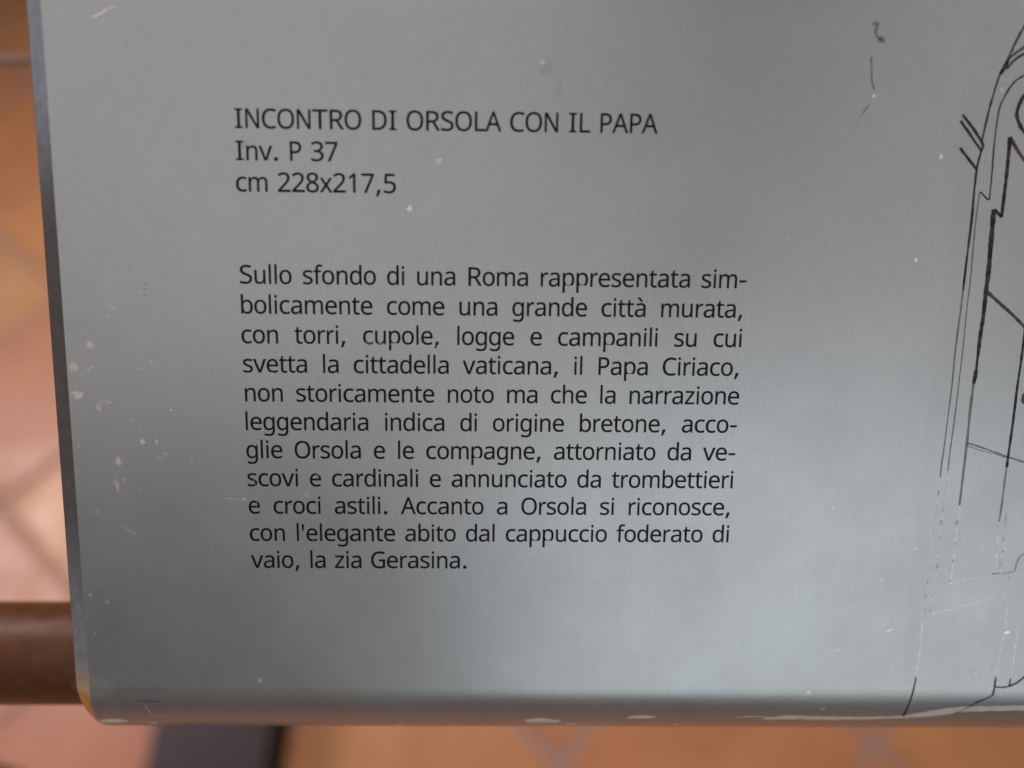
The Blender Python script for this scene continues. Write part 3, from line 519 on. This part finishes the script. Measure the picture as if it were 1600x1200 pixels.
# (tone, start width mm, end width mm, share worn away, points mm)
STROKES = [
    ('ink', 0.59, 0.59, 0.05, [(204.91, 31.43), (203.29, 28.29), (201.69, 24.83), (200.04, 20.4), (198.44, 16.73), (196.99, 10.33), (196.1, 4.68), (195.46, -0.2)]),
    ('ink', 1.18, 0.84, 0.05, [(200.09, 19.92), (199.29, 18.17), (198.46, 16.57)]),
    ('ink', 0.67, 0.59, 0.1, [(195.58, -2.8), (195.07, -5.93), (194.91, -7.57), (194.86, -13.37), (195.0, -20.89), (194.84, -29.01), (194.75, -36.2), (194.71, -39.13)]),
    ('faded', 0.55, 0.47, 0.12, [(194.71, -39.13), (194.63, -44.86), (194.34, -55.41), (194.45, -64.87)]),
    ('faded', 0.44, 0.4, 0.3, [(194.45, -64.87), (194.05, -83.45), (193.89, -87.15), (193.83, -91.81)]),
    ('worn', 0.5, 0.5, 0.5, [(193.83, -91.81), (193.78, -100.28), (193.64, -107.89), (193.5, -117.52), (193.36, -127.29), (193.39, -133.22)]),
    ('pale', 0.42, 0.5, 0.5, [(193.07, -135.6), (193.26, -145.22), (192.91, -151.3)]),
    ('ink', 0.42, 0.67, 0.0, [(192.88, -152.93), (192.74, -155.38), (191.94, -161.94), (191.6, -167.38)]),
    ('ink', 0.44, 0.44, 0.15, [(207.9, 18.01), (204.73, 16.36), (202.39, 14.73), (200.69, 11.99), (199.37, 8.76), (198.98, 4.73), (198.88, -1.77), (199.11, -8.33), (199.16, -13.3), (199.04, -15.3), (196.96, -13.67), (196.41, -13.34)]),
    ('faded', 0.4, 0.37, 0.15, [(196.41, -13.34), (196.13, -21.71), (196.4, -35.32), (196.29, -43.97), (196.37, -54.5), (196.28, -65.21), (196.16, -74.26), (195.88, -85.28), (195.82, -89.93)]),
    ('worn', 0.44, 0.47, 0.45, [(195.82, -89.93), (195.79, -98.37), (195.56, -105.01), (195.72, -115.57), (195.48, -122.38), (195.25, -129.25), (195.02, -132.61)]),
    ('ink', 1.09, 0.84, 0.05, [(202.84, 0.9), (203.0, -3.34), (203.08, -9.92), (203.05, -14.07), (203.0, -19.59)]),
    ('ink', 0.84, 0.84, 0.05, [(203.19, -19.76), (202.06, -18.94), (200.88, -17.78)]),
    ('ink', 1.26, 1.01, 0.1, [(200.71, -17.78), (200.84, -25.02), (201.11, -33.54), (201.01, -40.44), (201.07, -45.66), (200.79, -52.68), (200.71, -61.57), (200.39, -65.16)]),
    ('faded', 0.84, 0.67, 0.15, [(200.39, -65.16), (200.29, -72.4), (200.38, -81.55), (200.3, -90.82), (200.21, -100.22)]),
    ('worn', 0.67, 0.67, 0.4, [(200.21, -100.22), (200.1, -107.84), (200.18, -115.54), (200.05, -121.37), (199.55, -123.72)]),
    ('brown', 0.84, 0.67, 0.15, [(202.84, 0.9), (205.29, -2.49), (207.3, -4.91), (209.71, -7.84)]),
    ('ink', 1.01, 1.18, 0.05, [(207.18, 12.9), (205.34, 11.27), (204.41, 9.17), (203.85, 6.75)]),
    ('ink', 1.18, 0.84, 0.05, [(203.85, 6.75), (204.8, 4.5), (206.43, 2.26), (208.75, 0.02)]),
    ('ink', 0.67, 0.76, 0.05, [(189.63, 6.35), (192.71, 3.01), (194.29, 1.09), (195.28, -0.2)]),
    ('ink', 0.76, 0.76, 0.05, [(189.3, 4.73), (191.24, 2.5), (193.21, 0.09), (195.56, -2.64)]),
    ('ink', 0.84, 0.5, 0.05, [(195.28, -0.2), (195.94, -1.49), (195.58, -2.8)]),
    ('ink', 0.67, 0.59, 0.05, [(189.86, -2.08), (191.02, -3.37), (192.38, -4.82), (194.72, -7.41)]),
    ('brown', 0.59, 0.67, 0.2, [(206.38, 24.91), (203.89, 23.3), (201.27, 21.36), (200.09, 19.92)]),
    ('ink', 0.5, 0.59, 0.2, [(206.61, 23.03), (204.08, 21.73), (201.75, 20.11), (200.0, 17.87)]),
    ('brown', 0.92, 0.92, 0.2, [(200.9, -39.4), (203.03, -41.1), (204.77, -42.47), (208.67, -45.56), (212.62, -49.02), (215.83, -51.98)]),
    ('ink', 0.67, 0.67, 0.2, [(213.02, -49.37), (212.98, -57.86), (212.76, -65.03)]),
    ('ink', 0.67, 0.76, 0.1, [(212.76, -65.03), (212.76, -74.09), (212.68, -79.59), (212.54, -86.06), (212.5, -88.85)]),
    ('faded', 0.59, 0.5, 0.3, [(212.5, -88.85), (212.39, -92.59), (212.35, -100.13), (212.16, -104.88)]),
    ('pink', 0.67, 0.5, 0.4, [(212.16, -104.88), (212.45, -115.46), (212.21, -119.93)]),
    ('faded', 0.59, 0.54, 0.3, [(200.42, -81.91), (203.99, -82.99), (207.77, -84.25), (212.51, -85.87), (217.25, -87.32), (221.06, -88.59)]),
    ('faded', 0.25, 0.25, 0.3, [(200.89, -82.83), (204.09, -83.91), (208.22, -84.98), (212.56, -86.24)]),
    ('pink', 0.54, 0.44, 0.35, [(199.55, -123.72), (204.63, -122.32), (208.3, -121.71), (213.8, -120.7), (218.01, -119.89)]),
    ('pale', 0.22, 0.18, 0.62, [(199.65, -124.7), (208.54, -123.86), (216.9, -123.22)]),
    ('faded', 0.5, 0.34, 0.4, [(211.93, -120.71), (218.01, -119.89), (218.64, -117.36), (219.99, -114.63), (221.44, -115.79), (223.12, -117.33)]),
    ('pale', 0.4, 0.27, 0.5, [(195.09, -133.21), (200.02, -131.79), (204.57, -130.38), (207.3, -129.58), (212.76, -127.97), (217.34, -126.95)]),
    ('worn', 0.34, 0.34, 0.5, [(216.86, -121.27), (217.17, -127.15), (217.45, -131.1)]),
    ('pale', 0.34, 0.4, 0.5, [(217.33, -130.11), (217.7, -138.07), (217.0, -145.12), (216.7, -150.8)]),
    ('pale', 0.34, 0.4, 0.5, [(221.62, -136.06), (221.32, -143.08), (221.33, -151.19)]),
    ('ink', 0.44, 0.5, 0.0, [(216.74, -152.84), (216.71, -155.91)]),
    ('ink', 0.5, 0.5, 0.0, [(216.71, -155.91), (219.04, -156.11), (221.29, -155.69)]),
    ('ink', 0.44, 0.54, 0.0, [(221.19, -153.23), (221.1, -155.69)]),
    ('ink', 0.5, 0.5, 0.0, [(221.29, -155.69), (223.44, -154.45), (225.16, -152.81), (227.21, -150.76)]),
    ('ink', 0.5, 0.34, 0.0, [(216.71, -155.91), (216.55, -157.78), (215.98, -159.06), (212.02, -161.38), (208.88, -164.22), (206.51, -166.0)]),
    ('worn', 1.01, 0.84, 0.5, [(213.86, -102.01), (214.09, -113.51), (214.24, -121.28)]),
]
for k, (tone, w0, w1, br, pts) in enumerate(STROKES):
    link('drawn_line', strip_mesh('drawn_line', pts, w0 * INK_GAIN, w1 * INK_GAIN, 0.012 + 0.001 * k, 0.86 - br * 0.62, False, 0.16), M_STROKE[tone], sheet)
SCUFFS = [
    ('blot', 1.26, 0.84, -20, 0.35, (-34.59, -46.86)),
    ('blot', 0.63, 0.63, 0, 0.3, (-35.78, -49.45)),
    ('blot', 1.47, 1.26, 30, 0.5, (-41.08, -57.1)),
    ('blot', 1.68, 2.1, 0, 0.5, (-45.97, -63.08)),
    ('blot', 1.89, 1.68, 10, 0.6, (-45.34, -70.82)),
    ('blot', 1.05, 1.26, 0, 0.5, (-39.89, -74.14)),
    ('blot', 1.89, 0.84, -10, 0.45, (-38.05, -72.52)),
    ('blot', 0.84, 0.84, 0, 0.8, (-28.71, -83.71)),
    ('blot', 0.63, 0.63, 0, 0.55, (-24.87, -83.68)),
    ('blot', 1.05, 1.47, 0, 0.7, (-35.63, -89.41)),
    ('blot', 1.05, 2.1, 0, 0.45, (-36.5, -96.01)),
    ('blot', 0.63, 0.84, 0, 0.4, (-34.3, -94.52)),
    ('blot', 0.63, 0.63, 0, 0.45, (-22.62, -87.1)),
    ('blot', 0.84, 0.63, 0, 0.3, (-24.1, -88.39)),
    ('blot', 0.84, 0.63, 0, 0.3, (-46.05, -84.96)),
    ('blot', 0.84, 0.53, 0, 0.4, (-27.8, -63.23)),
    ('blot', 1.26, 0.53, -30, 0.4, (-25.12, -61.45)),
    ('blot', 1.05, 0.84, 10, 0.35, (-42.5, -103.83)),
    ('blot', 0.84, 0.42, 0, 0.3, (-29.91, -97.42)),
    ('blot', 0.63, 0.42, 0, 0.9, (-1.74, -99.97)),
    ('blot', 1.05, 1.05, 0, 0.55, (52.72, -7.5)),
    ('blot', 1.05, 0.84, 0, 0.75, (44.96, -19.9)),
    ('blot', 0.84, 0.63, 0, 0.6, (79.18, 17.31)),
    ('blot', 0.76, 0.76, 0, 0.8, (184.99, -4.44)),
    ('blot', 0.74, 0.74, 0, 0.7, (180.97, -31.41)),
    ('blot', 0.84, 0.84, 0, 0.4, (199.24, 12.77)),
    ('blot', 0.63, 0.53, -30, 1, (165.74, 10.6)),
    ('blot', 0.84, 0.42, 0, 0.3, (145.7, -26.3)),
    ('blot', 0.84, 0.63, 0, 0.5, (-46.04, -128.47)),
    ('blot', 0.84, 0.63, 0, 0.4, (-41.5, -130.57)),
    ('blot', 0.63, 0.53, 0, 0.4, (-45.44, -140.33)),
    ('blot', 0.84, 0.84, 0, 0.6, (0.64, -154.63)),
    ('blot', 0.34, 0.34, 0, 0.9, (180.02, -122.47)),
    ('blot', 0.34, 0.29, 0, 0.9, (188.79, -113.11)),
    ('blot', 0.27, 0.27, 0, 0.8, (185.56, -104.51)),
    ('blot', 0.32, 0.32, 0, 0.7, (164.16, -101.08)),
    ('blot', 1.26, 0.63, 25, 0.5, (183.7, -138.04)),
    ('blot', 1.26, 0.53, 15, 1, (218.34, -138.67)),
    ('blot', 0.84, 0.84, 0, 0.35, (210.44, -151.23)),
    ('blot', 1.47, 0.84, -10, 0.5, (161.15, -157.96)),
    ('blot', 1.26, 0.55, 0, 0.6, (166.39, -163.84)),
    ('blot', 0.46, 0.34, 0, 0.6, (168.97, -144.32)),
    ('blot', 0.42, 0.42, 0, 0.5, (-33.4, 2.16)),
    ('blot', 0.63, 0.42, 0, 0.35, (70.78, -59.48)),
    ('blot', 0.63, 0.5, 0, 0.35, (96.03, -84.36)),
    ('blot', 1.47, 1.05, 0, 0.12, (19.6, -92.4)),
    ('blot', 1.05, 0.63, 0, 0.3, (7.31, -64.6)),
    ('blot', 0.84, 0.63, 20, 0.3, (15.89, -98.34)),
    ('blot', 5.46, 10.5, 10, 0.1, (-40.18, -66.0)),
    ('blot', 6.3, 4.62, 0, 0.11, (-46.63, -157.22)),
    ('blot', 4.62, 8.4, 0, 0.08, (-35.07, -92.87)),
    ('blot', 12.6, 6.3, 20, 0.05, (156.18, -121.64)),
    ('blot', 2.94, 0.84, -35, 0.3, (-33.5, -109.55)),
    ('blot', 0.63, 0.42, 0, 0.5, (-20.35, -74.65)),
    ('blot', 0.5, 0.42, 0, 0.5, (-30.76, -77.44)),
    ('blot', 0.42, 0.63, 0, 0.5, (-15.54, -89.04)),
    ('blot', 0.42, 0.42, 0, 0.5, (-11.5, -115.06)),
    ('chip', 5.54, 1.69, 0, 1, (83.19, -170.7)),
    ('chip', 2.02, 1.05, 3, 0.75, (92.04, -173.12)),
    ('chip', 4.54, 0.89, 0, 1, (112.76, -168.08)),
    ('chip', 1.68, 0.81, 0, 0.7, (40.29, -174.7)),
    ('chip', 0.84, 0.73, 0, 0.6, (123.98, -173.22)),
    ('chip', 4.03, 1.61, 4, 0.7, (-44.45, -171.44)),
    ('chip', 1.34, 0.81, 0, 0.4, (-33.23, -173.06)),
    ('smudge', 1.51, 2.69, -25, 0.1, (80.53, 15.77)),
    ('smudge', 1.34, 2.35, 10, 0.08, (83.78, 10.78)),
    ('smudge', 1.68, 1.18, 0, 0.14, (2.0, -4.11)),
    ('smudge', 1.01, 1.01, 0, 0.7, (166.5, 24.5)),
]
for k, (kind, rx, ry, ang, op, c) in enumerate(SCUFFS):
    h = 0.06 + 0.0006 * k
    if kind == 'chip': link('worn_spot', blot_mesh('worn_spot', rx, ry, ang, c, 0.012 + 0.0006 * k, 1, False), M_CHIP, sheet, True)
    else: link('scuff' if kind == 'blot' else 'smudge', blot_mesh('scuff', rx, ry, ang, c, h, op), M_SCUFF[kind], sheet, True)
SCRATCHES = [
    ('blot', 1.18, 0.5, 0.6, [(-34.8, 25.89), (-32.31, 27.16), (-30.32, 28.26), (-28.05, 28.75)]),
    ('blot', 0.34, 0.17, 0.9, [(-7.22, -99.46), (-5.46, -99.81), (-3.53, -100.17)]),
    ('blot', 0.34, 0.17, 1, [(-42.8, -64.27), (-41.54, -63.38), (-40.09, -62.32)]),
    ('blot', 0.27, 0.17, 0.3, [(16.24, 29.43), (42.08, 30.53), (71.26, 30.93), (97.34, 30.65)]),
    ('blot', 0.25, 0.17, 0.35, [(168.94, -130.18), (173.54, -129.37), (177.57, -128.36)]),
    ('blot', 0.5, 0.25, 0.7, [(-33.32, -162.74), (-32.53, -165.44), (-31.9, -168.38)]),
    ('blot', 0.34, 0.25, 0.45, [(-37.44, -168.04), (-32.7, -167.84), (-26.55, -168.0)]),
    ('smudge', 0.5, 0.5, 0.6, [(-35.35, -161.52), (-31.5, -161.76), (-27.61, -161.74)]),
    ('smudge', 1.01, 0.84, 0.55, [(163.51, 28.18), (165.32, 28.37), (164.81, 26.65), (165.44, 25.11), (166.68, 24.35)]),
    ('smudge', 0.57, 0.44, 0.75, [(164.19, 20.54), (164.6, 17.72), (164.87, 14.72), (165.35, 13.14), (165.96, 11.88)]),
    ('smudge', 0.5, 0.34, 0.6, [(164.9, 8.66), (163.71, 6.88), (162.36, 4.93)]),
    ('smudge', 0.34, 0.2, 0.35, [(162.37, 4.77), (161.15, 3.3)]),
    ('smudge', 0.34, 0.34, 0.5, [(-26.25, -40.8), (-24.37, -40.44)]),
    ('smudge', 0.34, 0.34, 0.55, [(-26.16, -42.16), (-24.79, -41.8)]),
    ('smudge', 0.34, 0.34, 0.55, [(-26.6, -43.69), (-25.06, -43.5)]),
    ('blot', 0.2, 0.13, 0.3, [(1.03, -92.56), (1.74, -97.16), (1.84, -103.67)]),
    ('blot', 0.17, 0.13, 0.25, [(111.01, -145.57), (133.4, -143.87), (144.71, -144.62)]),
    ('blot', 0.17, 0.12, 0.25, [(66.27, -141.78), (73.67, -140.95), (81.47, -141.91)]),
    ('smudge', 0.2, 0.13, 0.4, [(165.93, -166.18), (167.71, -165.54)]),
    ('blot', 0.17, 0.13, 0.5, [(39.96, -114.32), (40.48, -116.23)]),
    ('smudge', 0.24, 0.17, 0.3, [(44.21, -127.37), (46.94, -127.74)]),
    ('smudge', 0.24, 0.17, 0.3, [(55.16, -127.11), (62.49, -128.04)]),
    ('blot', 0.2, 0.17, 0.25, [(30.88, -55.56), (55.1, -56.33), (70.74, -55.97)]),
    ('blot', 0.15, 0.12, 0.45, [(-46.34, -74.91), (-40.99, -77.54), (-34.11, -78.37)]),
    ('blot', 0.15, 0.1, 0.4, [(-46.32, -45.31), (-44.08, -53.85), (-43.06, -60.78)]),
    ('blot', 0.13, 0.1, 0.35, [(-33.08, -117.1), (-24.01, -114.76), (-16.89, -115.47)]),
    ('blot', 0.13, 0.1, 0.35, [(29.42, -138.99), (44.14, -136.95), (55.17, -137.48)]),
    ('blot', 0.13, 0.1, 0.3, [(139.17, -58.7), (148.5, -65.72), (155.0, -76.49)]),
    ('chip', 0.5, 0.67, 1, [(141.23, -167.96), (146.9, -167.4), (151.92, -168.28)]),
]
for k, (kind, w0, w1, op, pts) in enumerate(SCRATCHES):
    m_ = M_CHIP if kind == 'chip' else M_SCUFF[kind]
    link('scratch', strip_mesh('scratch', pts, w0, w1, 0.1 + 0.0006 * k, op, kind != 'chip', 0.15), m_, sheet, True)
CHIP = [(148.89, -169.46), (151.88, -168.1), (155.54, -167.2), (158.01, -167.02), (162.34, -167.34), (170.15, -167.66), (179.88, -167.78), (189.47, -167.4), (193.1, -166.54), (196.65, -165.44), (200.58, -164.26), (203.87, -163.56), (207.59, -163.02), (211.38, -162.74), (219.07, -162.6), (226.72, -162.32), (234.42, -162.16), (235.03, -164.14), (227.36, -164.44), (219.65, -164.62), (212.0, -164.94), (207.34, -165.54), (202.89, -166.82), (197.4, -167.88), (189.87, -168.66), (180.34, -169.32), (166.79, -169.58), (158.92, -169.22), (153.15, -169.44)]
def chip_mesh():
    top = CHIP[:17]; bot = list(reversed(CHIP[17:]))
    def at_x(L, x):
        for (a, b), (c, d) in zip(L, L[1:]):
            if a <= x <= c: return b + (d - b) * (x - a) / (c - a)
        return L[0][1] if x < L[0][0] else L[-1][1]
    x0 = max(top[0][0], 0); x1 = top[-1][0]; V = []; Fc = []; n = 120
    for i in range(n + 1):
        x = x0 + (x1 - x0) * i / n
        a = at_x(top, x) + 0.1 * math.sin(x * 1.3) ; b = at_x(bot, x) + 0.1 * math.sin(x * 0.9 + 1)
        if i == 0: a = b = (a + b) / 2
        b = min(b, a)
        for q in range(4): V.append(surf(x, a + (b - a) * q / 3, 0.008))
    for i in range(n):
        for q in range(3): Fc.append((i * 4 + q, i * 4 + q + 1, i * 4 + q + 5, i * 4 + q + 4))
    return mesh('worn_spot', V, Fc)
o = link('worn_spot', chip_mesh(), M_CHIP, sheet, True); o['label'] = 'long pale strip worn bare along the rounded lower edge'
def dust_mesh():
    V = []; Fc = []; cv = []
    for _ in range(150):
        X = random.uniform(-45, 215); Y = random.choice((random.uniform(-150, 25), random.triangular(-152, 0, -140)))
        rr = random.choice((0.09, 0.12, 0.15, 0.22)); a0 = random.uniform(0, 6.3); b = len(V)
        for q in range(7):
            a = a0 + q * 6.283 / 7; k_ = rr * random.uniform(0.6, 1.2)
            V.append(surf(X + k_ * math.cos(a) * 1.4, Y + k_ * math.sin(a), 0.13)); cv.append(random.uniform(0.1, 0.3))
        Fc.append(tuple(range(b, b + 7)))
    me = mesh('dust', V, Fc); at = me.attributes.new('cover', 'FLOAT', 'POINT')
    for q, v in enumerate(cv): at.data[q].value = v
    return me
o = link('dust', dust_mesh(), M_SCUFF['blot'], sheet); o['kind'] = 'stuff'; o['label'] = 'tiny pale dust specks over the panel face'
M_TINT, N, Lk, p = mat('greenish_print_ground', (0.26, 0.30, 0.27), 0.5)
p.inputs['Alpha'].default_value = 0.022
TINT = [(188.58, 34.53), (188.95, 18.94), (188.98, 2.95), (189.36, -13.45), (189.25, -42.32), (188.59, -65.29), (188.07, -83.51), (188.1, -107.93), (188.69, -131.26), (188.91, -149.28), (189.04, -154.57), (189.06, -158.5), (189.25, -161.94), (189.81, -165.16)]
tv = []
for a, b in TINT: tv += [surf(a, b, 0.012), surf(262, b, 0.012)]
o = link('printed_ground', mesh('printed_ground', tv, [(2 * q, 2 * q + 1, 2 * q + 3, 2 * q + 2) for q in range(len(TINT) - 1)]), M_TINT, sheet)
DOT = (215.76, -68.97)
o = link('red_dot', blot_mesh('red_dot', 1.5, 1.75, 0, DOT, 0.16, 1, False), M_RED, sheet); o['label'] = 'dark red printed dot in the drawing'
# every flat mark must face the reader
for o in sheet.children:
    me = o.data
    if me.polygons and sum(p_.normal.z * p_.area for p_ in me.polygons) < 0: me.flip_normals()
